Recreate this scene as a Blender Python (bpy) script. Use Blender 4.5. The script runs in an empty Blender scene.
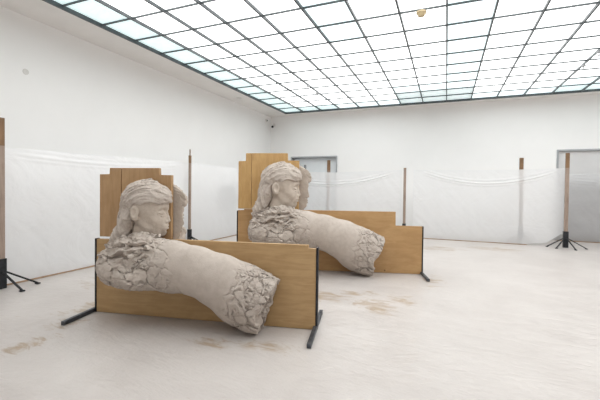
import bpy, bmesh, math, random
import numpy as np
from mathutils import Vector, Matrix
random.seed(4)
scene = bpy.context.scene
COL = scene.collection
PI = math.pi
CAM_H = 1.6
CEIL = 4.64

# ------------------------------------------------------------------ helpers
def link(name, me, mat=None, parent=None, smooth=False):
    o = bpy.data.objects.new(name, me)
    COL.objects.link(o)
    if mat is not None and len(me.materials) == 0:
        me.materials.append(mat)
    if parent is not None:
        o.parent = parent
    if smooth:
        me.polygons.foreach_set('use_smooth', [True] * len(me.polygons))
    return o

def bm_obj(name, bm, mat=None, parent=None, smooth=False):
    me = bpy.data.meshes.new(name)
    bmesh.ops.recalc_face_normals(bm, faces=bm.faces)
    bm.to_mesh(me)
    bm.free()
    return link(name, me, mat, parent, smooth)

def tag(o, label=None, cat=None, group=None, kind=None):
    if label: o['label'] = label
    if cat: o['category'] = cat
    if group: o['group'] = group
    if kind: o['kind'] = kind
    return o

def empty(name, loc=(0, 0, 0), rz=0.0):
    o = bpy.data.objects.new(name, None)
    o.empty_display_size = 0.1
    o.location = loc
    o.rotation_euler = (0, 0, rz)
    COL.objects.link(o)
    return o

def add_box(bm, lo, hi, bevel=0.0, M=None):
    r = bmesh.ops.create_cube(bm, size=1.0)
    vs = r['verts']
    c = [(a + b) / 2 for a, b in zip(lo, hi)]
    s = [abs(b - a) for a, b in zip(lo, hi)]
    for v in vs:
        v.co = Vector((v.co.x * s[0] + c[0], v.co.y * s[1] + c[1], v.co.z * s[2] + c[2]))
    if bevel > 0:
        es = list({e for v in vs for e in v.link_edges})
        r2 = bmesh.ops.bevel(bm, geom=es, offset=bevel, segments=2, affect='EDGES', profile=0.5)
        vs = list({v for f in r2['faces'] for v in f.verts} | {v for v in vs if v.is_valid})
    if M is not None:
        for v in vs: v.co = M @ v.co
    return vs

def add_bar(bm, p, q, w, h=None, up=(0, 0, 1)):
    """rectangular bar from p to q"""
    h = h or w
    p, q = Vector(p), Vector(q)
    d = (q - p); L = d.length; d.normalize()
    up = Vector(up)
    if abs(d.dot(up)) > 0.98: up = Vector((1, 0, 0))
    x = d.cross(up).normalized(); y = x.cross(d).normalized()
    M = Matrix((x, y, d)).transposed().to_4x4(); M.translation = p
    add_box(bm, (-w / 2, -h / 2, 0), (w / 2, h / 2, L), min(w, h) * 0.08, M)

def add_cyl(bm, p, q, r1, r2=None, seg=16):
    r2 = r1 if r2 is None else r2
    p, q = Vector(p), Vector(q)
    d = q - p; L = d.length; d.normalize()
    up = Vector((0, 0, 1)) if abs(d.z) < 0.98 else Vector((1, 0, 0))
    x = d.cross(up).normalized(); y = x.cross(d).normalized()
    M = Matrix((x, y, d)).transposed().to_4x4(); M.translation = (p + q) / 2
    bmesh.ops.create_cone(bm, cap_ends=True, segments=seg, radius1=r1, radius2=r2, depth=L, matrix=M)

def add_prism(bm, poly, y0, y1, bevel=0.0):
    """poly in (x,z), extruded along y"""
    a = [bm.verts.new((x, y0, z)) for x, z in poly]
    b = [bm.verts.new((x, y1, z)) for x, z in poly]
    fs = [bm.faces.new(a), bm.faces.new(b[::-1])]
    n = len(poly)
    for i in range(n):
        fs.append(bm.faces.new((a[i], b[i], b[(i + 1) % n], a[(i + 1) % n])))
    if bevel:
        es = list({e for f in fs for e in f.edges})
        bmesh.ops.bevel(bm, geom=es, offset=bevel, segments=1, affect='EDGES')

# ------------------------------------------------------------------ materials
def srgb(r, g, b):
    def c(v):
        v /= 255.0
        return v / 12.92 if v <= 0.04045 else ((v + 0.055) / 1.055) ** 2.4
    return (c(r), c(g), c(b), 1)

def new_mat(name):
    m = bpy.data.materials.new(name); m.use_nodes = True
    nt = m.node_tree
    return m, nt, nt.nodes['Principled BSDF'], nt.nodes['Material Output']

def N(nt, typ, **kw):
    n = nt.nodes.new(typ)
    for k, v in kw.items():
        if k in n.inputs.keys() if isinstance(k, str) else False:
            n.inputs[k].default_value = v
        else:
            setattr(n, k, v)
    return n

def noise(nt, scale, detail=4, rough=0.55, vec=None, dist=0.0):
    n = nt.nodes.new('ShaderNodeTexNoise')
    n.inputs['Scale'].default_value = scale
    n.inputs['Detail'].default_value = detail
    n.inputs['Roughness'].default_value = rough
    n.inputs['Distortion'].default_value = dist
    if vec is not None: nt.links.new(vec, n.inputs['Vector'])
    return n

def ramp(nt, fac, stops):
    r = nt.nodes.new('ShaderNodeValToRGB')
    el = r.color_ramp.elements
    while len(el) < len(stops): el.new(0.5)
    for e, (p, c) in zip(el, stops):
        e.position = p; e.color = c
    nt.links.new(fac, r.inputs['Fac'])
    return r

def objvec(nt, scale=(1, 1, 1), loc=(0, 0, 0), rot=(0, 0, 0)):
    tc = nt.nodes.new('ShaderNodeTexCoord'); mp = nt.nodes.new('ShaderNodeMapping')
    mp.inputs['Scale'].default_value = scale
    mp.inputs['Location'].default_value = loc
    mp.inputs['Rotation'].default_value = rot
    nt.links.new(tc.outputs['Object'], mp.inputs['Vector'])
    return mp.outputs['Vector']

def bump(nt, h, strength, dist, bsdf, prev=None):
    b = nt.nodes.new('ShaderNodeBump')
    b.inputs['Strength'].default_value = strength
    b.inputs['Distance'].default_value = dist
    nt.links.new(h, b.inputs['Height'])
    if prev is not None: nt.links.new(prev.outputs['Normal'], b.inputs['Normal'])
    nt.links.new(b.outputs['Normal'], bsdf.inputs['Normal'])
    return b

def mottled(name, c1, c2, scale, rough=0.6, stretch=(1, 1, 1), bumpd=0.0, spec=0.5, metallic=0.0, lo=0.35, hi=0.65, detail=5):
    m, nt, b, o = new_mat(name)
    v = objvec(nt, stretch)
    n = noise(nt, scale, detail, 0.6, v)
    r = ramp(nt, n.outputs['Fac'], [(lo, srgb(*c1)), (hi, srgb(*c2))])
    nt.links.new(r.outputs['Color'], b.inputs['Base Color'])
    b.inputs['Roughness'].default_value = rough
    b.inputs['Specular IOR Level'].default_value = spec
    b.inputs['Metallic'].default_value = metallic
    if bumpd: bump(nt, n.outputs['Fac'], 0.6, bumpd, b)
    return m

M_WALL = mottled('wall_paint', (242, 241, 240), (244, 243, 242), 1.2, 0.75, bumpd=0.001, spec=0.3)
M_CEIL = mottled('ceiling_plaster', (234, 231, 228), (239, 236, 233), 1.5, 0.8, spec=0.3)
M_RAIL = mottled('ceiling_rail_metal', (74, 80, 82), (92, 98, 100), 8, 0.45, metallic=0.3)
M_DOORFRAME = mottled('door_frame_paint', (162, 164, 167), (172, 174, 177), 2, 0.5)
M_DOOR = mottled('door_panel_paint', (208, 207, 207), (214, 213, 213), 1.5, 0.45)
M_BLACK = mottled('black_steel', (30, 31, 34), (48, 50, 54), 14, 0.5, metallic=0.4)
M_BAR = mottled('dark_steel_bar', (52, 55, 60), (86, 90, 96), 9, 0.45, metallic=0.5)
M_DETECT = mottled('detector_plastic', (200, 180, 140), (214, 196, 158), 10, 0.5)
M_WHITEPLASTIC = mottled('white_plastic', (214, 212, 208), (222, 220, 216), 6, 0.5)
M_GREYBOX = mottled('grey_cabinet_paint', (120, 122, 124), (135, 137, 139), 4, 0.5)
M_BATTEN = mottled('batten_wood', (150, 122, 96), (176, 148, 120), 6, 0.7, stretch=(1, 1, 1))

def wood_board(name, c1, c2, c3, seed, grain=(1.0, 1.0, 14.0)):
    m, nt, b, o = new_mat(name)
    v = objvec(nt, (1, 1, 1), (seed, seed * 2.1, 0))
    big = noise(nt, 2.2, 4, 0.6, v, 0.6)
    v2 = objvec(nt, grain, (seed * 3, 0, seed))
    g = noise(nt, 2.4, 6, 0.62, v2, 0.9)
    fine = noise(nt, 60, 3, 0.6, v)
    r1 = ramp(nt, big.outputs['Fac'], [(0.3, srgb(*c1)), (0.7, srgb(*c2))])
    r2 = ramp(nt, g.outputs['Fac'], [(0.42, srgb(*c3)), (0.62, (1, 1, 1, 1))])
    mx = nt.nodes.new('ShaderNodeMix'); mx.data_type = 'RGBA'; mx.blend_type = 'MULTIPLY'
    mx.inputs['Factor'].default_value = 0.24
    nt.links.new(r1.outputs['Color'], mx.inputs['A']); nt.links.new(r2.outputs['Color'], mx.inputs['B'])
    # small dark knots
    vor = nt.nodes.new('ShaderNodeTexVoronoi'); vor.inputs['Scale'].default_value = 2.6
    nt.links.new(v, vor.inputs['Vector'])
    rk = ramp(nt, vor.outputs['Distance'], [(0.028, srgb(110, 78, 50)), (0.06, (1, 1, 1, 1))])
    mk = nt.nodes.new('ShaderNodeMix'); mk.data_type = 'RGBA'; mk.blend_type = 'MULTIPLY'
    mk.inputs['Factor'].default_value = 0.75
    nt.links.new(mx.outputs['Result'], mk.inputs['A']); nt.links.new(rk.outputs['Color'], mk.inputs['B'])
    nt.links.new(mk.outputs['Result'], b.inputs['Base Color'])
    b.inputs['Roughness'].default_value = 0.55
    b.inputs['Specular IOR Level'].default_value = 0.35
    bump(nt, fine.outputs['Fac'], 0.3, 0.001, b)
    return m
M_WOOD_F = wood_board('plywood_board_front', (173, 142, 101), (187, 156, 114), (182, 160, 128), 3.3, (1.0, 1.0, 9.0))
M_WOOD_FU = wood_board('plywood_upright_front', (167, 134, 97), (180, 147, 109), (182, 160, 130), 7.9, (9.0, 1.0, 1.0))
M_WOOD_R = wood_board('plywood_board_rear', (172, 137, 94), (187, 151, 106), (190, 164, 128), 12.7, (1.0, 1.0, 4.0))
M_WOOD_RU = wood_board('plywood_upright_rear', (186, 150, 98), (198, 162, 110), (188, 160, 122), 18.1, (5.0, 1.0, 1.0))
M_POST = wood_board('lumber_post_wood', (146, 128, 116), (166, 148, 135), (150, 130, 110), 5.1, (8, 8, 1))
M_POST_END = wood_board('bare_post_wood', (122, 94, 68), (140, 110, 82), (150, 130, 110), 6.1, (8, 8, 1))

def clay_mat(name, c1, c2, seed, cracked=False):
    m, nt, b, o = new_mat(name)
    v = objvec(nt, (1, 1, 1), (seed, seed, seed))
    n1 = noise(nt, 3.5, 6, 0.62, v, 0.3)
    n2 = noise(nt, 55, 5, 0.65, v)
    n3 = noise(nt, 14, 4, 0.6, v)
    r = ramp(nt, n1.outputs['Fac'], [(0.32, srgb(*c1)), (0.7, srgb(*c2))])
    r3 = ramp(nt, n3.outputs['Fac'], [(0.38, srgb(226, 222, 218)), (0.6, (1, 1, 1, 1))])
    mx = nt.nodes.new('ShaderNodeMix'); mx.data_type = 'RGBA'; mx.blend_type = 'MULTIPLY'
    mx.inputs['Factor'].default_value = 0.35
    nt.links.new(r.outputs['Color'], mx.inputs['A']); nt.links.new(r3.outputs['Color'], mx.inputs['B'])
    nt.links.new(mx.outputs['Result'], b.inputs['Base Color'])
    b.inputs['Roughness'].default_value = 0.9
    b.inputs['Specular IOR Level'].default_value = 0.2
    b0 = bump(nt, n2.outputs['Fac'], 0.7, 0.004, b)
    if cracked:
        wp = noise(nt, 9, 4, 0.6, v)
        ad = nt.nodes.new('ShaderNodeVectorMath'); ad.operation = 'MULTIPLY_ADD'
        nt.links.new(wp.outputs['Color'], ad.inputs[0]); ad.inputs[1].default_value = (.16, .16, .16); nt.links.new(v, ad.inputs[2])
        vo = nt.nodes.new('ShaderNodeTexVoronoi'); vo.feature = 'DISTANCE_TO_EDGE'; vo.inputs['Scale'].default_value = 9
        nt.links.new(ad.outputs[0], vo.inputs['Vector'])
        rr = ramp(nt, vo.outputs['Distance'], [(0.0, (0, 0, 0, 1)), (0.03, (1, 1, 1, 1))])
        rg = noise(nt, 26, 6, 0.7, v, 0.8)
        sm = nt.nodes.new('ShaderNodeMath'); sm.operation = 'ADD'
        nt.links.new(rr.outputs['Color'], sm.inputs[0]); nt.links.new(rg.outputs['Fac'], sm.inputs[1])
        at = nt.nodes.new('ShaderNodeAttribute'); at.attribute_name = 'broken'
        ml = nt.nodes.new('ShaderNodeMath'); ml.operation = 'MULTIPLY'
        nt.links.new(sm.outputs[0], ml.inputs[0]); nt.links.new(at.outputs['Fac'], ml.inputs[1])
        bump(nt, ml.outputs[0], 0.6, 0.010, b, b0)
    return m
M_CLAY = clay_mat('dry_clay', (182, 171, 162), (191, 181, 172), 1.7, True)
M_CLAY_ROUGH = clay_mat('crumbled_clay', (182, 171, 162), (191, 181, 172), 2.9)
M_CLAY_HEAD = clay_mat('smooth_clay', (186, 174, 162), (200, 188, 176), 4.1)
M_CLAY_BACK = clay_mat('grey_clay', (180, 168, 157), (194, 182, 171), 8.8)

def plastic_film(name, alpha, seed, tlf=0.38, blur=0.6, tone=250):
    m, nt, b, o = new_mat(name)
    nt.nodes.remove(b)
    v = objvec(nt, (1, 1, 1), (seed, 0, 0))
    n = noise(nt, 5, 6, 0.6, v, 1.5)
    nf = noise(nt, 1.1, 4, 0.5, v, 2.5)
    bp = nt.nodes.new('ShaderNodeBump'); bp.inputs['Strength'].default_value = 0.12; bp.inputs['Distance'].default_value = 0.02
    nt.links.new(n.outputs['Fac'], bp.inputs['Height'])
    bp2 = nt.nodes.new('ShaderNodeBump'); bp2.inputs['Strength'].default_value = 0.3; bp2.inputs['Distance'].default_value = 0.08
    nt.links.new(nf.outputs['Fac'], bp2.inputs['Height']); nt.links.new(bp.outputs['Normal'], bp2.inputs['Normal'])
    tr = nt.nodes.new('ShaderNodeBsdfTransparent'); tr.inputs['Color'].default_value = (.97, .97, .98, 1)
    rf = nt.nodes.new('ShaderNodeBsdfRefraction'); rf.inputs['IOR'].default_value = 1.08; rf.inputs['Roughness'].default_value = 0.45
    rf.inputs['Color'].default_value = (.97, .97, .97, 1)
    di = nt.nodes.new('ShaderNodeBsdfDiffuse'); di.inputs['Color'].default_value = srgb(tone, tone, tone + 1)
    tl = nt.nodes.new('ShaderNodeBsdfTranslucent'); tl.inputs['Color'].default_value = srgb(tone, tone, tone + 1)
    gl = nt.nodes.new('ShaderNodeBsdfGlossy'); gl.inputs['Roughness'].default_value = 0.28
    for s in (di, tl, gl, rf): nt.links.new(bp2.outputs['Normal'], s.inputs['Normal'])
    def mix(a, c, f):
        x = nt.nodes.new('ShaderNodeMixShader')
        x.inputs[0].default_value = f
        nt.links.new(a.outputs[0], x.inputs[1]); nt.links.new(c.outputs[0], x.inputs[2])
        return x
    see = mix(tr, rf, blur)
    milk = mix(di, tl, tlf)
    body = mix(see, milk, alpha)
    fr = nt.nodes.new('ShaderNodeFresnel'); fr.inputs['IOR'].default_value = 1.5
    nt.links.new(bp2.outputs['Normal'], fr.inputs['Normal'])
    out = nt.nodes.new('ShaderNodeMixShader')
    nt.links.new(fr.outputs[0], out.inputs[0]); nt.links.new(body.outputs[0], out.inputs[1]); nt.links.new(gl.outputs[0], out.inputs[2])
    nt.links.new(out.outputs[0], o.inputs['Surface'])
    return m
M_FILM = plastic_film('milky_plastic_film', 0.64, 2.0, 0.4, 0.8, 244)
M_FILM_CLEAR = plastic_film('clear_plastic_film', 0.3, 5.0, 0.4, 0.4, 244)
M_FILM_L = plastic_film('milky_plastic_film_left', 0.74, 9.0, 0.22)

# luminous glass: panes backed by lamps; a few panes back on unlit bays
def lit_pane(name, col, s):
    m, nt, b, o = new_mat(name)
    b.inputs['Base Color'].default_value = srgb(225, 235, 236)
    b.inputs['Roughness'].default_value = 0.3
    b.inputs['Emission Color'].default_value = srgb(*col)
    b.inputs['Emission Strength'].default_value = s
    return m
PANES = [lit_pane('glass_bright', (255, 255, 255), 2.2),
         lit_pane('glass_soft', (236, 252, 255), 1.12),
         lit_pane('glass_tint', (214, 240, 241), 0.76),
         lit_pane('glass_dim', (205, 222, 224), 0.66)]

def floor_sheet_mat():
    m, nt, b, o = new_mat('dust_sheet_film')
    v = objvec(nt)
    base = noise(nt, 0.8, 5, 0.6, v, 0.5)
    r = ramp(nt, base.outputs['Fac'], [(0.3, srgb(182, 175, 171)), (0.7, srgb(196, 190, 186))])
    # dried clay scuffs : streaky noise limited to patches
    geo = nt.nodes.new('ShaderNodeTexCoord')
    sv = objvec(nt, (1.0, 2.6, 1), (0, 0, 0), (0, 0, 0.5))
    st = noise(nt, 2.6, 7, 0.68, sv, 1.2)
    patches = [(-1.55, 5.0, .55, .35), (-0.95, 4.9, .45, .3), (-0.55, 5.25, .35, .3), (-0.72, 4.7, .3, .2), (-1.15, 5.35, .4, .25),
               (-0.15, 6.6, .3, .7), (-3.82, 2.25, .22, .45), (-4.05, 2.75, .3, .35), (-1.56, 3.2, .35, .2), (-1.85, 3.1, .25, .15),
               (-.12, 10.3, .8, .6), (1.2, 10.9, .9, .5), (-4.3, 3.2, .3, .5), (-2.2, 3.0, .4, .2), (-5.2, 4.2, .5, .5)]
    acc = None
    for (x, y, rx, ry) in patches:
        mp = nt.nodes.new('ShaderNodeMapping')
        mp.vector_type = 'POINT'
        mp.inputs['Location'].default_value = (-x / rx, -y / ry, 0)
        mp.inputs['Scale'].default_value = (1 / rx, 1 / ry, 0)
        nt.links.new(geo.outputs['Object'], mp.inputs['Vector'])
        ln = nt.nodes.new('ShaderNodeVectorMath'); ln.operation = 'LENGTH'
        nt.links.new(mp.outputs['Vector'], ln.inputs[0])
        mr = nt.nodes.new('ShaderNodeMapRange'); mr.interpolation_type = 'SMOOTHSTEP'
        mr.inputs['From Min'].default_value = 1.25; mr.inputs['From Max'].default_value = 0.2
        nt.links.new(ln.outputs['Value'], mr.inputs['Value'])
        if acc is None: acc = mr.outputs['Result']
        else:
            mx = nt.nodes.new('ShaderNodeMath'); mx.operation = 'MAXIMUM'
            nt.links.new(acc, mx.inputs[0]); nt.links.new(mr.outputs['Result'], mx.inputs[1]); acc = mx.outputs[0]
    # threshold streaks with the patch mask
    ad = nt.nodes.new('ShaderNodeMath'); ad.operation = 'MULTIPLY_ADD'
    nt.links.new(acc, ad.inputs[0]); ad.inputs[1].default_value = 0.24; nt.links.new(st.outputs['Fac'], ad.inputs[2])
    rs = ramp(nt, ad.outputs[0], [(0.66, (0, 0, 0, 1)), (0.80, (1, 1, 1, 1))])
    mc = nt.nodes.new('ShaderNodeMix'); mc.data_type = 'RGBA'
    mul = nt.nodes.new('ShaderNodeMath'); mul.operation = 'MULTIPLY'; mul.inputs[1].default_value = 0.75
    nt.links.new(rs.outputs['Color'], mul.inputs[0])
    nt.links.new(mul.outputs[0], mc.inputs['Factor'])
    nt.links.new(r.outputs['Color'], mc.inputs['A']); mc.inputs['B'].default_value = srgb(156, 134, 108)
    nt.links.new(mc.outputs['Result'], b.inputs['Base Color'])
    b.inputs['Roughness'].default_value = 0.36
    b.inputs['Specular IOR Level'].default_value = 0.35
    wv = objvec(nt, (0.8, 1.7, 1), (3, 1, 0), (0, 0, 0.3))
    w1 = noise(nt, 2.2, 6, 0.6, wv, 0.5)
    w2 = noise(nt, 9, 5, 0.6, wv, 0.3)
    b1 = bump(nt, w1.outputs['Fac'], 0.5, 0.05, b)
    bump(nt, w2.outputs['Fac'], 0.45, 0.02, b, b1)
    return m
M_SHEET = floor_sheet_mat()
M_FLOOR = mottled('wood_floor_under_sheet', (160, 140, 120), (176, 156, 134), 3, 0.5, stretch=(8, 1, 1))

# ------------------------------------------------------------------ vectorised noise (numpy)
_rng = np.random.RandomState(7)
_perm = np.concatenate([_rng.permutation(256)] * 3).astype(np.int64)
_grad = _rng.normal(size=(256, 3)); _grad /= np.linalg.norm(_grad, axis=1, keepdims=True)
_grad = _grad.astype(np.float32)
def _hash(i, j, k):
    return _perm[(_perm[(_perm[i & 255] + j) & 255] + k) & 255]
def pnoise(P):
    P = P.astype(np.float32)
    F = np.floor(P); I = F.astype(np.int64); f = P - F
    u = f * f * f * (f * (f * 6 - 15) + 10)
    res = 0
    for dx in (0, 1):
        for dy in (0, 1):
            for dz in (0, 1):
                g = _grad[_hash(I[:, 0] + dx, I[:, 1] + dy, I[:, 2] + dz)]
                d = f - np.array([dx, dy, dz], np.float32)
                w = (u[:, 0] if dx else 1 - u[:, 0]) * (u[:, 1] if dy else 1 - u[:, 1]) * (u[:, 2] if dz else 1 - u[:, 2])
                res = res + w * (g * d).sum(1)
    return res * 1.5
def fbm(P, oct=4, gain=0.5):
    a, s, r = 1.0, 1.0, 0
    for i in range(oct):
        r = r + a * pnoise(P * s + i * 17.3); a *= gain; s *= 2.03
    return r
def ridged(P, oct=4, gain=0.5):
    a, s, r = 1.0, 1.0, 0
    for i in range(oct):
        r = r + a * (1 - np.abs(pnoise(P * s + i * 11.7)) * 2); a *= gain; s *= 2.1
    return r
def voronoi(P, seed=0):
    """distance to cell edge (F2-F1) and cell random value"""
    I = np.floor(P).astype(np.int64)
    f1 = np.full(len(P), 9.0, np.float32); f2 = f1.copy(); cid = np.zeros(len(P), np.int64)
    for dx in (-1, 0, 1):
        for dy in (-1, 0, 1):
            for dz in (-1, 0, 1):
                c = I + np.array([dx, dy, dz])
                h = _hash(c[:, 0] + seed, c[:, 1], c[:, 2])
                off = (_grad[h] * 0.5 + 0.5)
                d = np.linalg.norm(c + off - P, axis=1).astype(np.float32)
                nearer = d < f1
                f2 = np.where(nearer, f1, np.minimum(f2, d))
                cid = np.where(nearer, h, cid)
                f1 = np.where(nearer, d, f1)
    return f2 - f1, (cid % 97) / 97.0

# ------------------------------------------------------------------ signed distance shapes
def smin(a, b, k):
    h = np.clip(0.5 + 0.5 * (b - a) / k, 0, 1)
    return b * (1 - h) + a * h - k * h * (1 - h)
def smax(a, b, k): return -smin(-a, -b, k)
def ell(P, c, r):
    q = (P - np.array(c, np.float32)) / np.array(r, np.float32)
    k0 = np.linalg.norm(q, axis=1)
    k1 = np.linalg.norm(q / np.array(r, np.float32), axis=1) + 1e-9
    return k0 * (k0 - 1) / k1
def cap(P, a, b, ra, rb=None, sy=1.0):
    rb = ra if rb is None else rb
    a = np.array(a, np.float32); b = np.array(b, np.float32)
    S = np.array([1, 1 / sy, 1], np.float32)
    Q = P * S; a = a * S; b = b * S
    ab = b - a
    t = np.clip(((Q - a) @ ab) / (ab @ ab), 0, 1)
    d = np.linalg.norm(Q - a - t[:, None] * ab, axis=1) - (ra + (rb - ra) * t)
    return d * min(1.0, sy)
def sstep(a, b, x):
    t = np.clip((x - a) / (b - a), 0, 1)
    return t * t * (3 - 2 * t)

def surface_nets(fn, lo, hi, h, detail=None, band=None):
    """mesh the zero level of fn on a grid of pitch h; detail(P, d) refines the narrow band"""
    lo = np.array(lo, np.float32); hi = np.array(hi, np.float32)
    n = np.ceil((hi - lo) / h).astype(int) + 1
    ax = [lo[i] + h * np.arange(n[i], dtype=np.float32) for i in range(3)]
    D = np.empty(tuple(n), np.float32)
    Y, Z = np.meshgrid(ax[1], ax[2], indexing='ij')
    step = max(1, int(400000 / (n[1] * n[2])))
    for i in range(0, n[0], step):
        xs = ax[0][i:i + step]
        P = np.empty((len(xs), n[1], n[2], 3), np.float32)
        P[..., 0] = xs[:, None, None]; P[..., 1] = Y; P[..., 2] = Z
        P = P.reshape(-1, 3)
        d = fn(P)
        if detail is not None:
            idx = np.nonzero(np.abs(d) < band)[0]
            if len(idx): d[idx] = detail(P[idx], d[idx])
        D[i:i + step] = d.reshape(len(xs), n[1], n[2])
    D[0] = 1; D[-1] = 1; D[:, 0] = 1; D[:, -1] = 1; D[:, :, 0] = 1; D[:, :, -1] = 1
    S = D < 0
    c = tuple(x - 1 for x in n)
    cnt = np.zeros(c, np.float32); acc = np.zeros(c + (3,), np.float32)
    corners = [(i, j, k) for i in (0, 1) for j in (0, 1) for k in (0, 1)]
    def sl(A, o): return A[o[0]:o[0] + c[0], o[1]:o[1] + c[1], o[2]:o[2] + c[2]]
    for a in corners:
        for ax_i in range(3):
            if a[ax_i] == 1: continue
            b = list(a); b[ax_i] = 1; b = tuple(b)
            sa, sb = sl(S, a), sl(S, b)
            m = sa != sb
            da, db = sl(D, a)[m], sl(D, b)[m]
            t = da / (da - db)
            p = np.tile(np.array(a, np.float32), (len(t), 1)); p[:, ax_i] += t
            acc[m] += p; cnt[m] += 1
    act = cnt > 0
    vid = np.full(c, -1, np.int64); ii = np.argwhere(act)
    vid[act] = np.arange(len(ii))
    V = lo + h * (ii + acc[act] / cnt[act][:, None])
    F = []
    for ax_i in range(3):
        o1, o2 = [(1, 2), (2, 0), (0, 1)][ax_i]
        s0 = [slice(1, -1)] * 3; s0[ax_i] = slice(0, -1)
        s1 = list(s0); s1[ax_i] = slice(1, None)
        A = S[tuple(s0)]; B = S[tuple(s1)]
        q = np.argwhere(A != B)
        if not len(q): continue
        flip = A[tuple(q.T)]
        base = q + 1; base[:, ax_i] -= 1
        e1 = np.zeros(3, int); e1[o1] = 1; e2 = np.zeros(3, int); e2[o2] = 1
        g = lambda k: vid[tuple(k.T)]
        quad = np.stack([g(base - e1 - e2), g(base - e2), g(base), g(base - e1)], 1)
        quad[~flip] = quad[~flip][:, ::-1]
        F.append(quad)
    F = np.concatenate(F)
    return V, F

def mesh_from(name, V, F):
    me = bpy.data.meshes.new(name)
    me.vertices.add(len(V)); me.vertices.foreach_set('co', V.astype(np.float32).ravel())
    me.loops.add(F.size); me.loops.foreach_set('vertex_index', F.astype(np.int32).ravel())
    me.polygons.add(len(F))
    me.polygons.foreach_set('loop_start', np.arange(0, F.size, 4, dtype=np.int32))
    me.polygons.foreach_set('loop_total', np.full(len(F), 4, np.int32))
    me.update(calc_edges=True); me.validate()
    return me

# ------------------------------------------------------------------ the room
XL, XR, YB, YF = -7.1, 7.9, 13.9, -2.6
T = 0.25
GX0, GDX = -0.044, 0.76
GC = list(range(-8, 10))
GXL = -6.135; GXR = GX0 + GDX * 9
GYB = 13.343
rows = [GYB, GYB - 0.741] + [GYB - 0.741 - 0.7687 * i for i in range(1, 17)]
GYF = rows[-1]

bm = bmesh.new(); add_box(bm, (XL - T, YF - T, -0.2), (XR + T, YB + 1.2, -0.004))
tag(bm_obj('floor', bm, M_FLOOR), kind='structure')
bm = bmesh.new(); add_box(bm, (XL - T, YF - T, 0), (XL, YB + T, CEIL))
tag(bm_obj('wall_left', bm, M_WALL), kind='structure')
bm = bmesh.new(); add_box(bm, (XR, YF - T, 0), (XR + T, YB + T, CEIL))
tag(bm_obj('wall_right', bm, M_WALL), kind='structure')
bm = bmesh.new(); add_box(bm, (XL, YF - T, 0), (XR, YF, CEIL))
tag(bm_obj('wall_front', bm, M_WALL), kind='structure')
# back wall with two doorways
D1 = (-6.13, -4.08, 2.90); D2 = (3.30, 5.7, 2.93)
bm = bmesh.new()
for x0, x1, z0 in ((XL, D1[0], 0), (D1[0], D1[1], D1[2]), (D1[1], D2[0], 0), (D2[0], D2[1], D2[2]), (D2[1], XR, 0)):
    add_box(bm, (x0, YB, z0), (x1, YB + T, CEIL))
tag(bm_obj('wall_back', bm, M_WALL), kind='structure')
# ceiling margin around the luminous field
bm = bmesh.new()
for lo, hi in (((XL - T, YF - T), (GXL - .03, YB + T)), ((GXR + .03, YF - T), (XR + T, YB + T)), ((GXL - .03, GYB + .03), (GXR + .03, YB + T)), ((GXL - .03, YF - T), (GXR + .03, GYF - .03))):
    add_box(bm, (lo[0], lo[1], CEIL), (hi[0], hi[1], CEIL + .5))
add_box(bm, (GXL - .2, GYF - .2, CEIL + .35), (GXR + .2, GYB + .2, CEIL + .5))
tag(bm_obj('ceiling', bm, M_CEIL), kind='structure')

# doorways: frame plus closed panel set back
def doorway(name, x0, x1, z, setback, fmat, pmat, leaf):
    root = empty(name, ((x0 + x1) / 2, YB, 0)); tag(root, kind='structure')
    cx = (x0 + x1) / 2
    bm = bmesh.new(); w = 0.055
    add_box(bm, (x0 - cx - 0.0, -0.025, 0), (x0 - cx + w, setback + .05, z), .004)
    add_box(bm, (x1 - cx - w, -0.025, 0), (x1 - cx, setback + .05, z), .004)
    add_box(bm, (x0 - cx + w, -0.025, z - w), (x1 - cx - w, setback + .05, z), .004)
    bm_obj('door_frame', bm, fmat, root)
    n = leaf; W = (x1 - x0 - 2 * w) / n
    for i in range(n):
        bm = bmesh.new()
        a = x0 - cx + w + i * W
        add_box(bm, (a + .004, setback, 0.01), (a + W - .004, setback + .05, z - w - .004), .004)
        lf = bm_obj('door_panel', bm, pmat, root)
    return root
doorway('door_1', D1[0], D1[1], D1[2], 0.2, M_DOORFRAME, mottled('recess_door_paint', (222, 226, 229), (230, 234, 236), 1.5, 0.5), 1)
doorway('door_2', D2[0], D2[1], D2[2], 0.07, M_DOORFRAME, M_DOOR, 1)

# ------------------------------------------------------------------ luminous glass ceiling
lum = empty('luminous_ceiling', ((GXL + GXR) / 2, (GYF + GYB) / 2, CEIL))
tag(lum, 'large backlit glass ceiling divided by a thin dark metal grid over the whole room', 'ceiling light')
ox, oy = lum.location.x, lum.location.y
xs = [GXL] + [GX0 + GDX * k for k in range(-7, 10)]
ys = sorted(rows)
bm = bmesh.new()
for i in range(len(xs) - 1):
    for j in range(len(ys) - 1):
        k = i - 8                       # column between line k and k+1
        r = len(ys) - 2 - j             # 0 = bay at the back wall
        lv = 0
        if k == -8: lv = 2
        elif k in (-2, -1, 0) and r <= 1: lv = 3
        elif k in (-2, -1, 0) and r == 2: lv = 1
        elif r == 0 and (k <= -6 or k >= 4): lv = 2
        elif r == 0: lv = 1
        elif k >= 4 and r <= 1: lv = 1
        elif k == 0 : lv = 1
        elif k == -3 and r >= 8: lv = 1
        g = 0.008
        v = [bm.verts.new((a - ox, b - oy, 0.035)) for a, b in ((xs[i] + g, ys[j] + g), (xs[i] + g, ys[j + 1] - g), (xs[i + 1] - g, ys[j + 1] - g), (xs[i + 1] - g, ys[j] + g))]
        f = bm.faces.new(v); f.material_index = lv
ex = bmesh.ops.extrude_face_region(bm, geom=bm.faces[:])
for v in ex['geom']:
    if isinstance(v, bmesh.types.BMVert): v.co.z += 0.01
me = bpy.data.meshes.new('glass_pane'); bmesh.ops.recalc_face_normals(bm, faces=bm.faces); bm.to_mesh(me); bm.free()
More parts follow.
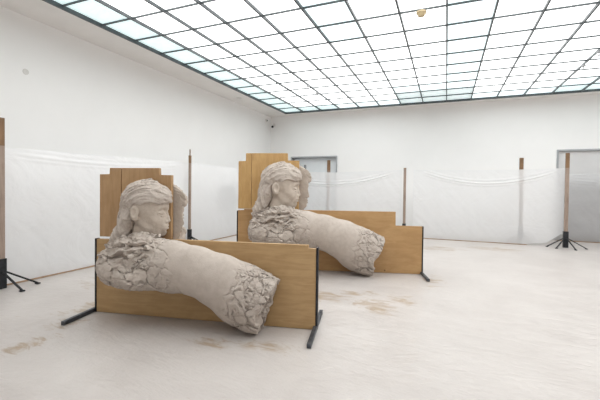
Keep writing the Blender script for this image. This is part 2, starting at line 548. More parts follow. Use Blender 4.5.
for m in PANES: me.materials.append(m)
link('glass_pane', me, None, lum)
bm = bmesh.new()
for x in xs[1:-1]:
    add_box(bm, (x - ox - .015, ys[0] - oy, -.02), (x - ox + .015, ys[-1] - oy, .034))
bm_obj('long_rail', bm, M_RAIL, lum)
bm = bmesh.new()
for y in ys[1:-1]:
    add_box(bm, (xs[0] - ox, y - oy - .0105, 0.004), (xs[-1] - ox, y - oy + .0105, .0335))
bm_obj('cross_rail', bm, M_RAIL, lum)
bm = bmesh.new()
a, b, c, d = xs[0] - ox, xs[-1] - ox, ys[0] - oy, ys[-1] - oy
add_box(bm, (a - .03, c - .03, -.035), (a + .012, d + .03, .045)); add_box(bm, (b - .012, c - .03, -.035), (b + .03, d + .03, .045))
add_box(bm, (a + .012, d - .012, -.035), (b - .012, d + .03, .045)); add_box(bm, (a + .012, c - .03, -.035), (b - .012, c + .012, .045))
bm_obj('edge_frame', bm, M_RAIL, lum)

def ceiling_disc(name, x, y, r, h, mat, label, cat, z=CEIL):
    bm = bmesh.new()
    add_cyl(bm, (0, 0, -h * .35), (0, 0, 0), r, r, 24)
    add_cyl(bm, (0, 0, -h), (0, 0, -h * .35), r * .62, r * .9, 24)
    o = bm_obj(name, bm, mat); o.location = (x, y, z)
    tag(o, label, cat); return o
ceiling_disc('smoke_detector', -0.45, 6.49, .085, .075, M_DETECT, 'round tan smoke detector hanging below the glass ceiling near its middle', 'smoke detector', CEIL - .0)
ceiling_disc('recessed_spot', -6.62, 10.55, .09, .03, M_WHITEPLASTIC, 'small round pale fitting in the plain ceiling margin along the left wall', 'ceiling fitting')
for i, (x, y, lab) in enumerate(((2.996, 9.6, 'small sprinkler under the glass ceiling at far right, nearer of that pair'),
                                 (2.996, 10.55, 'small sprinkler under the glass ceiling at far right, the one nearer the back wall'),
                                 (-3.844, 9.9, 'small sprinkler under the glass ceiling at left, nearer of that pair'),
                                 (-3.844, 10.75, 'small sprinkler under the glass ceiling at left, the one nearer the back wall'))):
    bm = bmesh.new()
    add_cyl(bm, (0, 0, -.03), (0, 0, 0), .05, .05, 16)
    add_cyl(bm, (0, 0, -.09), (0, 0, -.03), .012, .012, 10)
    add_cyl(bm, (0, 0, -.1), (0, 0, -.09), .03, .03, 14)
    o = bm_obj('ceiling_sprinkler', bm, M_DOORFRAME); o.location = (x, y, CEIL - .018)
    tag(o, lab, 'sprinkler', 'sprinklers under the glass ceiling')

# security camera in the far left corner
cam_r = empty('security_camera', (-6.93, YB + .004, 4.28)); tag(cam_r, 'small dark security camera on a bracket high in the far left corner', 'security camera')
bm = bmesh.new(); add_box(bm, (-.05, -.03, -.05), (.05, 0, .07), .006); add_bar(bm, (0, -.02, 0), (0, -.16, -.04), .025)
bm_obj('bracket', bm, M_WHITEPLASTIC, cam_r)
bm = bmesh.new(); add_cyl(bm, (-.03, -.1, -.07), (.05, -.3, -.12), .05, .045, 18)
bm_obj('camera_body', bm, M_BLACK, cam_r)
sp = empty('wall_speaker', (-7.104, 13.45, 4.42)); tag(sp, 'tiny white round sensor on the left wall beside the security camera', 'sensor')
bm = bmesh.new(); add_cyl(bm, (0, 0, 0), (.05, 0, 0), .06, .055, 20); bm_obj('housing', bm, M_WHITEPLASTIC, sp)
bm = bmesh.new(); add_cyl(bm, (.05, 0, -.01), (.07, 0, -.02), .03, .025, 16); bm_obj('lens', bm, M_RAIL, sp)
sp.name = 'motion_sensor'
bm = bmesh.new(); add_cyl(bm, (0, 0, 0), (.012, 0, 0), .055, .05, 24)
o = bm_obj('cover_plate', bm, M_WHITEPLASTIC); o.location = (XL - .004, 4.13, 3.64); tag(o, 'small round off-white cover plate high on the left wall near its front end', 'cover plate')
# grey cabinet on the left wall, seen blurred through the film
cb = empty('wall_cabinet', (XL, 10.4, .82)); tag(cb, 'grey rectangular wall box seen blurred through the plastic film on the left wall', 'wall box')
bm = bmesh.new(); add_box(bm, (0, -.4, 0), (.14, .4, .8), .008); bm_obj('housing', bm, M_GREYBOX, cb)
bm = bmesh.new(); add_box(bm, (.14, -.2, .2), (.155, .2, .62), .004); bm_obj('cover', bm, M_RAIL, cb)

# ------------------------------------------------------------------ dust sheet on the floor
def floor_sheet():
    nx, ny = 300, 330
    X = np.linspace(XL + .02, XR - .02, nx); Y = np.linspace(YF + .02, YB - .02, ny)
    gx, gy = np.meshgrid(X, Y, indexing='ij')
    P = np.stack([gx.ravel(), gy.ravel(), np.zeros(gx.size)], 1)
    c, s = math.cos(.5), math.sin(.5)
    R = np.stack([P[:, 0] * c + P[:, 1] * s, -P[:, 0] * s + P[:, 1] * c, P[:, 2]], 1)
    z = 0.0035 * ridged(R * np.array([.7, 1.6, 1]) * .8 + 3, 3) + .0025 * fbm(P * 2.2, 3)
    z -= 0.012 * 0
    for xc in (-0.24, 0.54, -4.4, 3.7):
        z += 0.013 * np.exp(-((P[:, 0] - xc - .03 * np.sin(P[:, 1] * .9)) / .035) ** 2)
    z = np.clip(z, -0.002, None) * .5
    z *= 1 - sstep(11.2, 11.8, P[:, 1])
    for (B, ang, L) in (((-4.05, 3.17), 12.0, 2.78), ((-.40 - 3.53 * math.cos(math.radians(16)), 7.02 - 3.53 * math.sin(math.radians(16))), 16.0, 3.53)):
        a = math.radians(ang)
        uu = (P[:, 0] - B[0]) * math.cos(a) + (P[:, 1] - B[1]) * math.sin(a)
        ww = (P[:, 0] - B[0]) * math.sin(a) - (P[:, 1] - B[1]) * math.cos(a)
        ins = np.maximum(np.maximum(-uu, uu - L), np.abs(ww) - .65)
        z *= sstep(.05, .35, ins)
    for (px_, py_) in ((-6.27, 3.36), (-6.27, 7.66), (3.13, 12.1), (-1.26, 12.12), (2.11, 12.9), (-4.17, 13.05), (-5.2, 13.2)):
        z *= sstep(.6, .9, np.hypot(P[:, 0] - px_, P[:, 1] - py_))
    V = np.stack([P[:, 0], P[:, 1], z], 1)
    idx = np.arange(nx * ny).reshape(nx, ny)
    F = np.stack([idx[:-1, :-1], idx[1:, :-1], idx[1:, 1:], idx[:-1, 1:]], -1).reshape(-1, 4)
    o = link('dust_sheet', mesh_from('dust_sheet', V, F), M_SHEET, None, True)
    tag(o, 'creased off-white plastic dust sheet with dried brown clay scuffs covering the whole floor', 'dust sheet')
floor_sheet()

# ------------------------------------------------------------------ boards
def frame_loc(B, ang, u, w=0.0, z=0.0):
    a = math.radians(ang)
    return (B[0] + u * math.cos(a) + w * math.sin(a), B[1] + u * math.sin(a) - w * math.cos(a), z)

def board_set(B, ang, lower_poly, x_end, uppers, mat_low, mat_up, labels, tL, tU, foot_f, foot_b, hl, hr, u_back):
    a = math.radians(ang)
    uc = x_end / 2
    root = empty('clay_modelling_board', frame_loc(B, ang, uc), a); tag(root, labels[0], 'board')
    bm = bmesh.new(); add_prism(bm, [(u - uc, z) for u, z in lower_poly], 0, tL, .003)
    bm_obj('plywood_panel', bm, mat_low, root)
    for u, hh in ((0 - .012, hl), (x_end + .012, hr)):
        bm = bmesh.new(); s = -1 if u < 1 else 1
        add_box(bm, (u - uc - .012, -.004, 0.004), (u - uc + .012, tL + .008, hh), .002)
        bm_obj('edge_angle', bm, M_BLACK, root)
        bm = bmesh.new(); uu = u - uc + (-.03 if s < 0 else -.012)
        add_box(bm, (uu - .022, -foot_f, .004), (uu + .022, foot_b, .05), .003)
        f = bm_obj('foot_bar', bm, M_BAR, root)
    up = empty('stepped_backing_board', frame_loc(B, ang, u_back, -0.0), a); tag(up, labels[1], 'board')
    for poly in uppers:
        bm = bmesh.new(); add_prism(bm, [(u - u_back, z) for u, z in poly], 0.002, tU, .003)
        bm_obj('plywood_panel', bm, mat_up, up)
    return root, up

F_B, F_A = (-4.05, 3.17), 12.0
R_A = 16.0
_ra = math.radians(R_A)
R_B = (-.40 - 3.53 * math.cos(_ra), 7.02 - 3.53 * math.sin(_ra))

board_set(F_B, F_A,
    [(0, .006), (2.78, .006), (2.78, .915), (2.69, .915), (2.69, .955), (.62, .955), (.20, .945), (.20, .925), (0, .925)], 2.78,
    [[(.04, .958), (.335, .958), (.335, 1.815), (.18, 1.815), (.18, 1.735), (.04, 1.735)],
     [(.347, .958), (1.015, .958), (1.015, 1.73), (.85, 1.73), (.85, 1.815), (.347, 1.815)]],
    M_WOOD_F, M_WOOD_FU,
    ['long low plywood board on black steel feet, behind the nearer reclining clay bust',
     'stepped brown plywood backing standing upright behind the nearer clay head'],
    .05, .05, .47, .55, .93, .93, .55)
board_set(R_B, R_A,
    [(0, .006), (3.53, .006), (3.53, .90), (3.04, .90), (3.04, 1.165), (.12, 1.165), (.12, 1.14), (0, 1.14)], 3.53,
    [[(.0, 1.17), (.26, 1.17), (.26, 2.262), (.15, 2.262), (.15, 2.105), (.0, 2.105)],
     [(.268, 1.17), (1.20, 1.17), (1.20, 2.12), (.975, 2.12), (.975, 2.262), (.268, 2.262)]],
    M_WOOD_R, M_WOOD_RU,
    ['long low plywood board with a notched right end, behind the farther reclining clay bust',
     'stepped yellowish plywood backing standing upright behind the farther clay head'],
    .05, .05, .53, .5, 1.13, .90, .6)

# ------------------------------------------------------------------ half heads (unit height, x forward, y sideways from cut, z up)
def head_sdf(P):
    y = P[:, 1]
    d = ell(P, (-.40, 0, .60), (.385, .31, .375))
    d = smin(d, ell(P, (-.25, 0, .38), (.225, .235, .32)), .08)
    d = smin(d, ell(P, (-.24, 0, .20), (.185, .175, .19)), .07)
    d = smin(d, ell(P, (-.135, 0, .075), (.075, .075, .072)), .06)       # chin
    d = smin(d, cap(P, (-.42, .2, .28), (-.2, .09, .07), .055, .045), .08)   # jaw line
    d = smin(d, ell(P, (-.175, .125, .30), (.095, .085, .10)), .06)      # cheek
    d = smin(d, ell(P, (-.08, 0, .17), (.075, .10, .09)), .05)           # mouth mound
    d = smin(d, cap(P, (-.055, 0, .535), (-.115, .17, .515), .035, .03), .06)   # brow
    # eye socket and closed lid
    d = smax(d, -ell(P, (.0, .115, .452), (.085, .085, .05)), .05)
    lid = ell(P, (-.118, .115, .424), (.072, .084, .054))
    d = smin(d, lid, .012)
    for t0, t1, r in (((-.035, .045, .412), (-.035, .085, .398), .013), ((-.035, .085, .398), (-.048, .13, .396), .014), ((-.048, .13, .396), (-.09, .185, .408), .012)):
        d = smax(d, -cap(P, t0, t1, r), .005)
    d = smin(d, cap(P, (-.052, .06, .378), (-.062, .15, .374), .012, .010), .015)
    for t0, t1 in (((-.04, .05, .452), (-.05, .11, .468)), ((-.05, .11, .468), (-.10, .18, .45))):
        d = smax(d, -cap(P, t0, t1, .007), .010)
    # nose
    n = cap(P, (-.055, 0, .475), (-.012, 0, .305), .026, .034)
    n = smin(n, ell(P, (-.016, 0, .288), (.040, .036, .032)), .02)
    n = smin(n, ell(P, (-.046, .046, .274), (.038, .026, .026)), .02)
    d = smin(d, n, .03)
    d = smax(d, -ell(P, (-.045, .022, .248), (.018, .012, .012)), .012)
    # lips
    d = smin(d, cap(P, (-.022, 0, .205), (-.072, .080, .184), .021, .011), .016)
    d = smin(d, cap(P, (-.028, 0, .160), (-.078, .072, .172), .022, .011), .016)
    d = smax(d, -cap(P, (.002, 0, .183), (-.058, .088, .178), .009), .014)
    d = smax(d, -ell(P, (-.02, 0, .118), (.03, .06, .018)), .03)
    # ear
    e = ell(P, (-.475, .305, .425), (.078, .055, .12))
    e = smin(e, ell(P, (-.455, .295, .335), (.045, .045, .04)), .03)
    e = smax(e, -ell(P, (-.455, .36, .435), (.045, .04, .078)), .018)
    e = smin(e, ell(P, (-.455, .30, .40), (.014, .02, .035)), .015)
    d = smin(d, e, .02)
    # temple and hollow below the cheekbone
    d = smax(d, -ell(P, (-.22, .30, .22), (.12, .07, .07)), .06)
    # neck
    d = smin(d, cap(P, (-.43, 0, .32), (-.50, 0, -.25), .20, .24), .09)
    return d

def hairline(P):
    """positive above the hem of the hair"""
    x, z = P[:, 0], P[:, 2]
    hem = np.interp(x, [-1.2, -.64, -.56, -.48, -.36, -.2, .1], [-.6, -.3, .44, .575, .575, .585, .60])
    return z - hem - .012 * np.sin(x * 22)

def hair_sdf(P):
    d = ell(P, (-.39, 0, .645), (.44, .34, .365))
    d = smin(d, ell(P, (-.20, 0, .70), (.235, .27, .14)), .08)
    d = smin(d, cap(P, (-.62, .08, .66), (-.73, .10, .32), .22, .16), .08)
    d = smin(d, cap(P, (-.68, .16, .32), (-.88, .18, -.02), .155, .11), .08)
    d = smin(d, cap(P, (-.76, .18, .1), (-.95, .2, -.12), .10, .07), .05)
    return smax(d, -hairline(P) * .8, .025)

def hair_detail(P, d):
    x, z = P[:, 0], P[:, 2]
    # strands run from the brow over the ear and down the nape
    ang = np.arctan2(z - .30, x + .25)
    rad = np.sqrt((x + .25) ** 2 + (z - .30) ** 2)
    Q = np.stack([ang * .9, P[:, 1] * 5, rad * 13], 1)
    s = ridged(Q + 5.1, 2) - .9
    r = fbm(P * 9 + 2, 4)
    band = 1 - sstep(0.0, .20, np.abs(hairline(P) - .06) - .06) * (x > -.5)
    k = .35 + .65 * (1 - np.clip(band, 0, 1) * (x > -.5))
    return d - k * (.018 * s + .013 * r + .006 * fbm(P * 24, 2)) - .005 * s

def half_head(name_root, B, ang, s, u0, z0, side, label, seed, parent=None, wq=0.004, mats=(M_CLAY_HEAD, M_CLAY_ROUGH), base=False, lean=0.0):
    """side +1: in front of the board, -1: behind it"""
    a = math.radians(ang)
    off = np.array([seed * 3.1, seed, 0], np.float32)
    def cut(d, P): return np.maximum(d, 0.012 - P[:, 1])
    def skin(P): return cut(head_sdf(P), P)
    def skin_det(P, d): return d - .006 * fbm(P * 6 + off, 3)
    def hair(P): return cut(hair_sdf(P), P)
    def hair_det(P, d): return cut(hair_detail(P + off * 0.37 * (seed > 0) * 0, d) - .010 * fbm(P * 6 + off, 3), P)
    h = .0065
    objs = []
    for nm, fn, dt, lo, hi, mt in (('head', skin, skin_det, (-.95, -.02, -.3), (.12, .42, 1.05), mats[0]), ('hair', hair, hair_det, (-1.2, -.02, -.28), (.16, .48, 1.1), mats[1])):
        V, F = surface_nets(fn, lo, hi, h, dt, .06)
        V = V * s
        u = V[:, 0] + u0; w = V[:, 1] + wq; z = V[:, 2] + z0
        if side < 0: w = -w; F = F[:, ::-1]
        W = np.stack([u, -w, z], 1)
        objs.append((nm, W, F, mt))
    return objs

# ------------------------------------------------------------------ reclining clay body  (u along board, y = away from board, z up)
def body_sdf_factory(k):
    pts = [(.46, .72, .20), (.80, .735, .27), (1.15, .70, .285), (1.45, .668, .262), (1.74, .565, .288), (1.97, .425, .335), (2.15, .345, .325), (2.42, .29, .285)]
    def f(P):
        d = None
        for (u0, z0, r0), (u1, z1, r1) in zip(pts[:-1], pts[1:]):
            c = cap(P, (u0, .22 if u0 < 1.9 else .17, z0), (u1, .22 if u1 < 1.9 else .17, z1), r0, r1, .86)
            d = c if d is None else smin(d, c, .05)
        # heavy crumpled shoulder mass
        d = smin(d, ell(P, (.55, .2, .66), (.30, .30, .24)), .06)
        d = smin(d, ell(P, (.78, .22, .60), (.33, .31, .18)), .06)
        d = smin(d, ell(P, (.62, .22, .88), (.20, .22, .13)), .06)
        d = smin(d, ell(P, (.42, .16, .60), (.17, .2, .15)), .05)
        d = np.maximum(d, (P[:, 0] - 2.0) * .93 - (P[:, 2] - .42) * .30 - .30)
        return d
    return f

def broken_mask(P):
    u, y, z = P[:, 0], P[:, 1], P[:, 2]
    # where the clay is cracked: shoulder side, and the broken end
    wob = .10 * fbm(P * 3 + 4, 3)
    sh = 1 - sstep(.92, 1.30, u + .35 * (z - .75) + wob)
    tend = (u - 2.0) * .93 - (z - .42) * .30 - .06
    en = sstep(-.22, .08, tend + .5 * wob)
    return np.maximum(sh, en), sh, tend, wob

def body_detail(P, d):
    u, y, z = P[:, 0], P[:, 1], P[:, 2]
    m, sh, tend, wob = broken_mask(P)
    Pw = P + (.045 * np.stack([fbm(P * 8, 4), fbm(P * 8 + 9, 4), fbm(P * 8 + 21, 4)], 1)).astype(np.float32)
    e1, c1 = voronoi(Pw * np.array([4.6, 4.6, 5.4], np.float32), 3)
    e2, c2 = voronoi(Pw * np.array([10, 10, 12], np.float32), 11)
    crack1 = 1 - sstep(.0, .062, e1)
    crack2 = (1 - sstep(.0, .09, e2)) * (c1 > .62)
    plate = (c1 - .5)
    d = d + np.sqrt(m) * (.038 * crack1 + .020 * crack2) - m * .014 * plate - m * .012 * (c2 - .5) * (c1 > .62)
    d = d - m * (.008 * fbm(P * 12, 3) + .006 * fbm(P * 34, 2)) - .003 * fbm(P * 4, 3)
    # crumpled folds on the upper shoulder
    top = sh * sstep(.70, .86, z + .1 * wob) * (1 - sstep(1.0, 1.25, u))
    q = P + .06 * np.stack([fbm(P * 4 + 3, 2)] * 3, 1)
    d = d - top * (.048 * (ridged(q * np.array([4.5, 4.5, 9]), 4, .55) - 1.0))
    # ragged broken end
    jag = .07 * fbm(P * 5 + 7, 4) + .06 * (c1 - .5)
    d = np.maximum(d, tend - .235 - jag)
    # hollow in the broken end
    hol = np.linalg.norm(np.stack([(u - 2.30) * .8, (y - .24), (z - .30)], 1), axis=1) - .17 - .04 * fbm(P * 8, 2)
    d = np.maximum(d, -hol) if False else smax(d, -hol, .02)
    return d

def collar_sdf(P):
    d = None
    for a, b, ra, rb in (((.50, .16, .93), (.66, .34, .97), .060, .05), ((.66, .34, .97), (.86, .38, .985), .055, .04), ((.86, .38, .975), (.98, .26, .99), .045, .03),
                         ((.52, .20, .86), (.74, .40, .90), .055, .05), ((.74, .40, .90), (.98, .40, .93), .045, .03), ((.47, .08, .92), (.52, .2, .90), .06, .05),
                         ((.60, .12, .99), (.78, .22, 1.02), .055, .04), ((.78, .22, 1.01), (.95, .16, 1.01), .05, .03),
                         ((.45, .1, .80), (.55, .28, .78), .06, .05)):
        c = cap(P, a, b, ra, rb); d = c if d is None else smin(d, c, .02)
    return d
def collar_detail(P, d):
    q = P + .05 * np.stack([fbm(P * 5 + 3, 2), fbm(P * 5 + 13, 2), fbm(P * 5 + 23, 2)], 1)
    return d - .042 * (ridged(q * np.array([6, 6, 12]), 4, .55) - 1.2) - .014 * fbm(P * 18, 3)

def clay_bust(B, ang, S, sz, ustart, hs, hu, hz, label, seed):
    uc = 1.35 * S + ustart - .26 * S
    root = empty('clay_bust', frame_loc(B, ang, uc, .3), math.radians(ang)); tag(root, label, 'sculpture')
    fb = body_sdf_factory(1)
    off = np.array([seed, seed * .7, seed * 1.3], np.float32)
    cut = lambda d, P: np.maximum(np.maximum(d, .012 - P[:, 1]), .018 - P[:, 2])
    def det(P, d):
        return cut(body_detail(P, d), P)
    V, F = surface_nets(lambda P: cut(fb(P), P), (.05, -.01, -.0), (2.62, .70, 1.16), .0072, det, .08)
    def place(V):
        u = (V[:, 0] - .26) * S + ustart - uc
        y = -(V[:, 1] * S + .004) + .3
        return np.stack([u, y, (V[:, 2] - .018) * sz + .004], 1)
    # mesh y is flipped so winding flips
    me = mesh_from('torso', place(V), F[:, ::-1])
    at = me.attributes.new('broken', 'FLOAT', 'POINT')
    at.data.foreach_set('value', broken_mask(V)[0].astype(np.float32))
    link('torso', me, M_CLAY, root, True)
    V, F = surface_nets(lambda P: cut(collar_sdf(P), P), (.28, -.01, .64), (1.2, .62, 1.16), .0075, lambda P, d: cut(collar_detail(P, d), P), .08)
    link('ragged_collar', mesh_from('ragged_collar', place(V), F[:, ::-1]), M_CLAY_ROUGH, root, True)
    for nm, W, F, mt in half_head('', B, ang, hs, hu, hz, 1, '', seed):
        W = W - np.array([uc, 0, 0]); W[:, 1] += .3
        link(nm, mesh_from(nm, W, F[:, ::-1]), mt, root, True)
    return root

def rear_head(B, ang, hs, hu, hz, t, label, seed, top):
    """the other half of the head, standing behind the backing board on a clay column"""
    uc = hu - .45 * hs
    root = empty('clay_half_head', frame_loc(B, ang, uc, -t - .2 * hs), math.radians(ang)); tag(root, label, 'sculpture')
    oy = -(t + .2 * hs)
    for nm, W, F, mt in half_head('', B, ang, hs, hu, hz, -1, '', seed, wq=t + .004, mats=(M_CLAY_BACK, M_CLAY_BACK)):
        W = W - np.array([uc, 0, 0]); W[:, 1] += oy
        link(nm, mesh_from(nm, W, F[:, ::-1]), mt, root, True)
    zt = hz + .1
    def col(P):
        q = np.maximum(np.abs(P - np.array([0, .17 * hs + .02, zt * .5], np.float32)) - np.array([.26 * hs, .17 * hs, zt * .5 - .02], np.float32), 0)
        return np.linalg.norm(q, axis=1) - .05
    def det(P, d):
        e, c = voronoi(P * 5, 5)
        return np.maximum(np.maximum(d + .02 * (1 - sstep(0, .12, e)) - .03 * (c - .5) - .02 * fbm(P * 9, 3), .01 - P[:, 1]), .006 - P[:, 2])
    V, F = surface_nets(lambda P: np.maximum(np.maximum(col(P), .01 - P[:, 1]), .006 - P[:, 2]), (-.55 * hs, -.02, -.03), (.55 * hs, .6 * hs, zt + .15), .014, det, .08)
    W = np.stack([V[:, 0], V[:, 1] + t + oy, V[:, 2]], 1)
    link('clay_column', mesh_from('clay_column', W, F), M_CLAY_BACK, root, True)
    return root

clay_bust(F_B, F_A, 1.0, 1.0, .26, .69, 1.0, .985, 'nearer clay sculpture of a sleeping girl with a long reclining body and broken end', 0.0)
rear_head(F_B, F_A, .69, 1.13, .945, .055, 'half clay face peeping out behind the nearer backing board, by the thin wooden post', 2.0, 1)
clay_bust(R_B, R_A, 1.18, 1.19, .30, .885, 1.215, 1.20, 'farther pale clay sculpture of a sleeping girl, resting before the notched board by the back', 5.0)
rear_head(R_B, R_A, .885, 1.385, 1.17, .055, 'half clay face showing behind the farther backing board, in front of the grey doorway', 7.0, 1)

# ------------------------------------------------------------------ posts on tripod stands
def post(x, y, h, wx, wy, label, bare, legs, rz=0.0, thin=0.0, stand=True):
    root = empty('wooden_post', (x, y, 0), rz); tag(root, label, 'post', 'wooden posts holding up the plastic film')
    bm = bmesh.new(); add_box(bm, (-wx / 2, -wy / 2, .03), (wx / 2, wy / 2, h - bare), .004)
    bm_obj('timber', bm, M_POST, root)
    bm = bmesh.new()
    if thin:
        add_box(bm, (-wx / 2, -wy / 2, h - bare), (wx / 2, wy / 2, h - thin), .004)
        add_box(bm, (-wx * .22, -wy * .22, h - thin), (wx * .22, wy * .22, h), .004)
    else:
        add_box(bm, (-wx / 2, -wy / 2, h - bare), (wx / 2, wy / 2, h), .004)
    tag(bm_obj('bare_top', bm, M_POST_END, root), 'bare brown timber end above the film')
    if stand:
        bm = bmesh.new(); g = .014
        for a, b in (((-wx / 2 - g, -wy / 2 - g), (wx / 2 + g, -wy / 2)), ((-wx / 2 - g, wy / 2), (wx / 2 + g, wy / 2 + g)), ((-wx / 2 - g, -wy / 2), (-wx / 2, wy / 2)), ((wx / 2, -wy / 2), (wx / 2 + g, wy / 2))):
            add_box(bm, (a[0], a[1], .006), (b[0], b[1], .46))
        bm_obj('socket', bm, M_BLACK, root)
        for (lx, ly, z0) in legs:
            bm = bmesh.new()
            add_bar(bm, (lx * .12, ly * .12, z0), (lx, ly, .022), .024, .024)
            add_box(bm, (lx - .03, ly - .03, .006), (lx + .03, ly + .03, .024), .003)
            bm_obj('leg', bm, M_BLACK, root)
    return root
def fan(r, degs): return [(r * math.cos(math.radians(q)), r * math.sin(math.radians(q)), .26) for q in degs]
def ring(r, a0, n=4): return [(r * math.cos(a0 + 2 * PI * i / n), r * math.sin(a0 + 2 * PI * i / n), .26) for i in range(n)]
post(-6.27, 3.285, 2.6, .09, .09, 'wooden post at the left edge of the room in a black tripod socket', .42, fan(.46, (60, -60, 5)))
post(-6.27, 7.62, 2.57, .05, .06, 'slim wooden post with a thin tip between the two clay busts along the left film', .36, fan(.44, (60, -60, 0)), thin=.16)
post(3.13, 12.1, 2.66, .09, .06, 'tall wooden post on a black tripod in front of the wide grey door', .42, fan(.46, (190, -75, -12, -130)))
post(-1.26, 12.12, 2.28, .08, .06, 'shorter wooden post rising behind the notched right end of the farther board', .03, fan(.4, (190, -10, -90)))
post(2.16, 12.95, 2.61, .11, .06, 'wooden post behind the right film, only its brown top above the plastic', .36, ring(.45, .5))
post(-4.17, 13.05, 2.66, .12, .06, 'brown wooden post in front of the left doorway, seen above the film', .4, ring(.3, .5))
post(-5.2, 13.2, 2.5, .09, .06, 'dark slim post in front of the left doorway, beside the farther clay face', .01, ring(.3, .5))
for o in bpy.data.objects:
    if o.name.startswith('timber') and o.parent and abs(o.parent.location.x + 5.2) < .01:
        o.data.materials.clear(); o.data.materials.append(M_GREYBOX)

# ------------------------------------------------------------------ hanging plastic film
def film(name, P0, P1, ztop, zbot, label, swags, seed, mat, nx=260, nz=110, lift=None, group='hanging plastic film screens'):
    L = math.dist(P0, P1)
    tx, ty = (P1[0] - P0[0]) / L, (P1[1] - P0[1]) / L
    s = np.linspace(0, L, nx); t = np.linspace(0, 1, nz)
    S, Tt = np.meshgrid(s, t, indexing='ij')
    zt = np.interp(s, *ztop)[:, None] * np.ones_like(Tt)
    zb = np.interp(s, *zbot)[:, None] * np.ones_like(Tt)
    Z = zb + (zt - zb) * Tt
    n = np.zeros_like(Z)
    Q = np.stack([S.ravel() * .8, Z.ravel() * .5 + seed, np.full(S.size, seed)], 1)
    n += .035 * fbm(Q, 3).reshape(S.shape)
    # diagonal tension creases
    for k in (1, -1):
        Q2 = np.stack([(S + k * Z * .9).ravel() * 3.2, (Z - k * S * .5).ravel() * .5 + seed * 2, np.full(S.size, seed + k)], 1)
        n += .0025 * (ridged(Q2, 2).reshape(S.shape) - 1)
    for (a, b, za, zb_, sag, amp) in swags:
        x = np.clip((S - a) / (b - a), 0, 1)
        zc = za + (zb_ - za) * x - sag * 4 * x * (1 - x)
        fade = sstep(0, .12, x) * (1 - sstep(.88, 1.0, x)) * ((S > a) & (S < b))
        for dz, am in ((0, 1), (-.07, .5), (.09, .35)):
            n += fade * amp * am * np.exp(-((Z - zc - dz) / .022) ** 2)
    n *= .6 + .4 * sstep(0, .15, 1 - Tt) 
    cx, cy = (P0[0] + P1[0]) / 2, (P0[1] + P1[1]) / 2
    X = P0[0] + tx * S - ty * n * -1 - cx
    Y = P0[1] + ty * S + tx * n * -1 - cy
    V = np.stack([X.ravel(), Y.ravel(), Z.ravel()], 1)
    idx = np.arange(nx * nz).reshape(nx, nz)
    F = np.stack([idx[:-1, :-1], idx[1:, :-1], idx[1:, 1:], idx[:-1, 1:]], -1).reshape(-1, 4)
    root = link(name, mesh_from(name, V, F), mat, None, True)
    root.location = (cx, cy, 0)
    tag(root, label, 'plastic sheet', group)
    return root
film('plastic_screen', (-6.40, .4), (-6.40, 12.05), ([0, 2.9, 4.6, 7.3, 9.6, 11.6], [2.14, 2.17, 2.20, 2.23, 2.22, 2.22]), ([0, 11.6], [.02, .02]),
     'translucent white plastic film hanging along the left wall behind both clay busts', [(3.0, 7.2, 2.1, 2.15, .10, .018)], 3.0, M_FILM_L, nx=420)
film('plastic_screen', (-6.3, 12.22), (-1.36, 12.22), ([0, 1.7, 2.6, 4.5, 4.79], [2.17, 2.17, 2.15, 2.21, 2.22]), ([0, 4.79], [.02, .02]),
     'translucent white plastic film with a bunched swag across the left doorway at the back', [(.6, 4.75, 2.0, 2.16, .34, .05)], 6.0, M_FILM)
film('plastic_screen', (-1.0, 12.22), (3.10, 12.22), ([0, .5, 2, 3.0, 4.04], [2.23, 2.22, 2.20, 2.21, 2.24]), ([0, 3.2, 3.7, 4.04], [.02, .02, .09, .36]),
     'translucent white plastic film hanging in front of the back wall, right of the busts', [(.2, 4.0, 2.2, 2.19, .40, .045)], 11.0, M_FILM)
film('plastic_screen', (3.2, 13.72), (6.0, 13.72), ([0, 1.4, 2.8], [2.16, 2.10, 2.14]), ([0, 2.8], [.02, .02]),
     'nearly clear plastic film hanging across the lower part of the wide grey door', [(.1, 2.7, 2.0, 1.98, .12, .02)], 14.0, M_FILM_CLEAR, nx=140, nz=80)
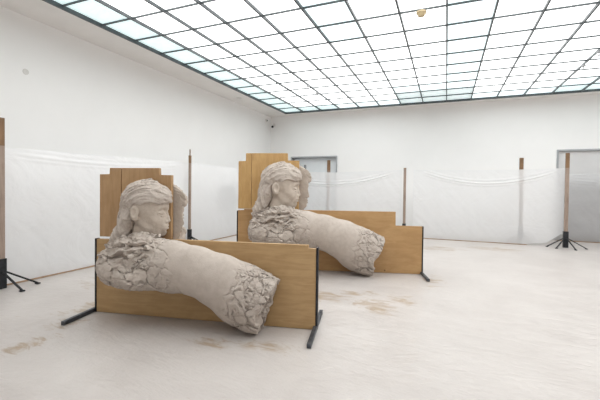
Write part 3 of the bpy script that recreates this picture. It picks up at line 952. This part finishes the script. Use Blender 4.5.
def batten(p, q, label):
    bm = bmesh.new(); add_bar(bm, p, q, .03, .018); o = bm_obj('wood_batten', bm, M_BATTEN)
    tag(o, label, 'batten', 'thin battens weighing down the film')
batten((-6.36, .6, .016), (-6.36, 11.8, .016), 'long thin brown batten on the floor along the bottom of the left plastic film')
batten((-6.0, 12.12, .016), (-1.4, 12.12, .016), 'thin brown batten on the floor under the film by the left doorway')
batten((-.95, 12.12, .016), (2.2, 12.12, .016), 'thin brown batten on the floor under the film at the back right')
batten((3.3, 13.64, .016), (5.9, 13.64, .016), 'thin brown batten on the floor at the foot of the wide grey door')

# ------------------------------------------------------------------ camera, world
f, yaw, roll, pitch, cy = 356.78, .38878, -.01222, -.018, 193.956
cam = bpy.data.cameras.new('camera'); co = bpy.data.objects.new('camera', cam); COL.objects.link(co)
cam.sensor_fit = 'HORIZONTAL'; cam.sensor_width = 36; cam.lens = 36 * f / 600
cam.shift_y = -(200 - cy) / 600 * -1 * -1
cam.clip_start = .05
cs, sn = math.cos(yaw), math.sin(yaw)
Rr = Vector((cs, sn, 0)); Fw = Vector((-sn, cs, 0)); Up = Vector((0, 0, 1))
cp, sp_ = math.cos(pitch), math.sin(pitch)
D = Fw * cp + Up * sp_; U2 = -Fw * sp_ + Up * cp
# roll in the picture plane
cr, sr = math.cos(roll), math.sin(roll)
Rx = Rr * cr - U2 * sr; Ux = Rr * sr + U2 * cr
M = Matrix((Rx, Ux, -D)).transposed().to_4x4(); M.translation = Vector((0, 0, CAM_H))
co.matrix_world = M
scene.camera = co
w = bpy.data.worlds.new('world'); scene.world = w; w.use_nodes = True
w.node_tree.nodes['Background'].inputs['Color'].default_value = (.9, .95, 1, 1)
w.node_tree.nodes['Background'].inputs['Strength'].default_value = 0.3
vs = scene.view_settings
scene.display_settings.display_device = 'sRGB'
vs.view_transform = 'Standard'; vs.look = 'None'; vs.gamma = 1; vs.exposure = 0.0; vs.use_curve_mapping = False
scene.cycles.use_denoising = True
scene.cycles.max_bounces = 14
scene.cycles.diffuse_bounces = 8
scene.cycles.transparent_max_bounces = 12
scene.cycles.caustics_refractive = True
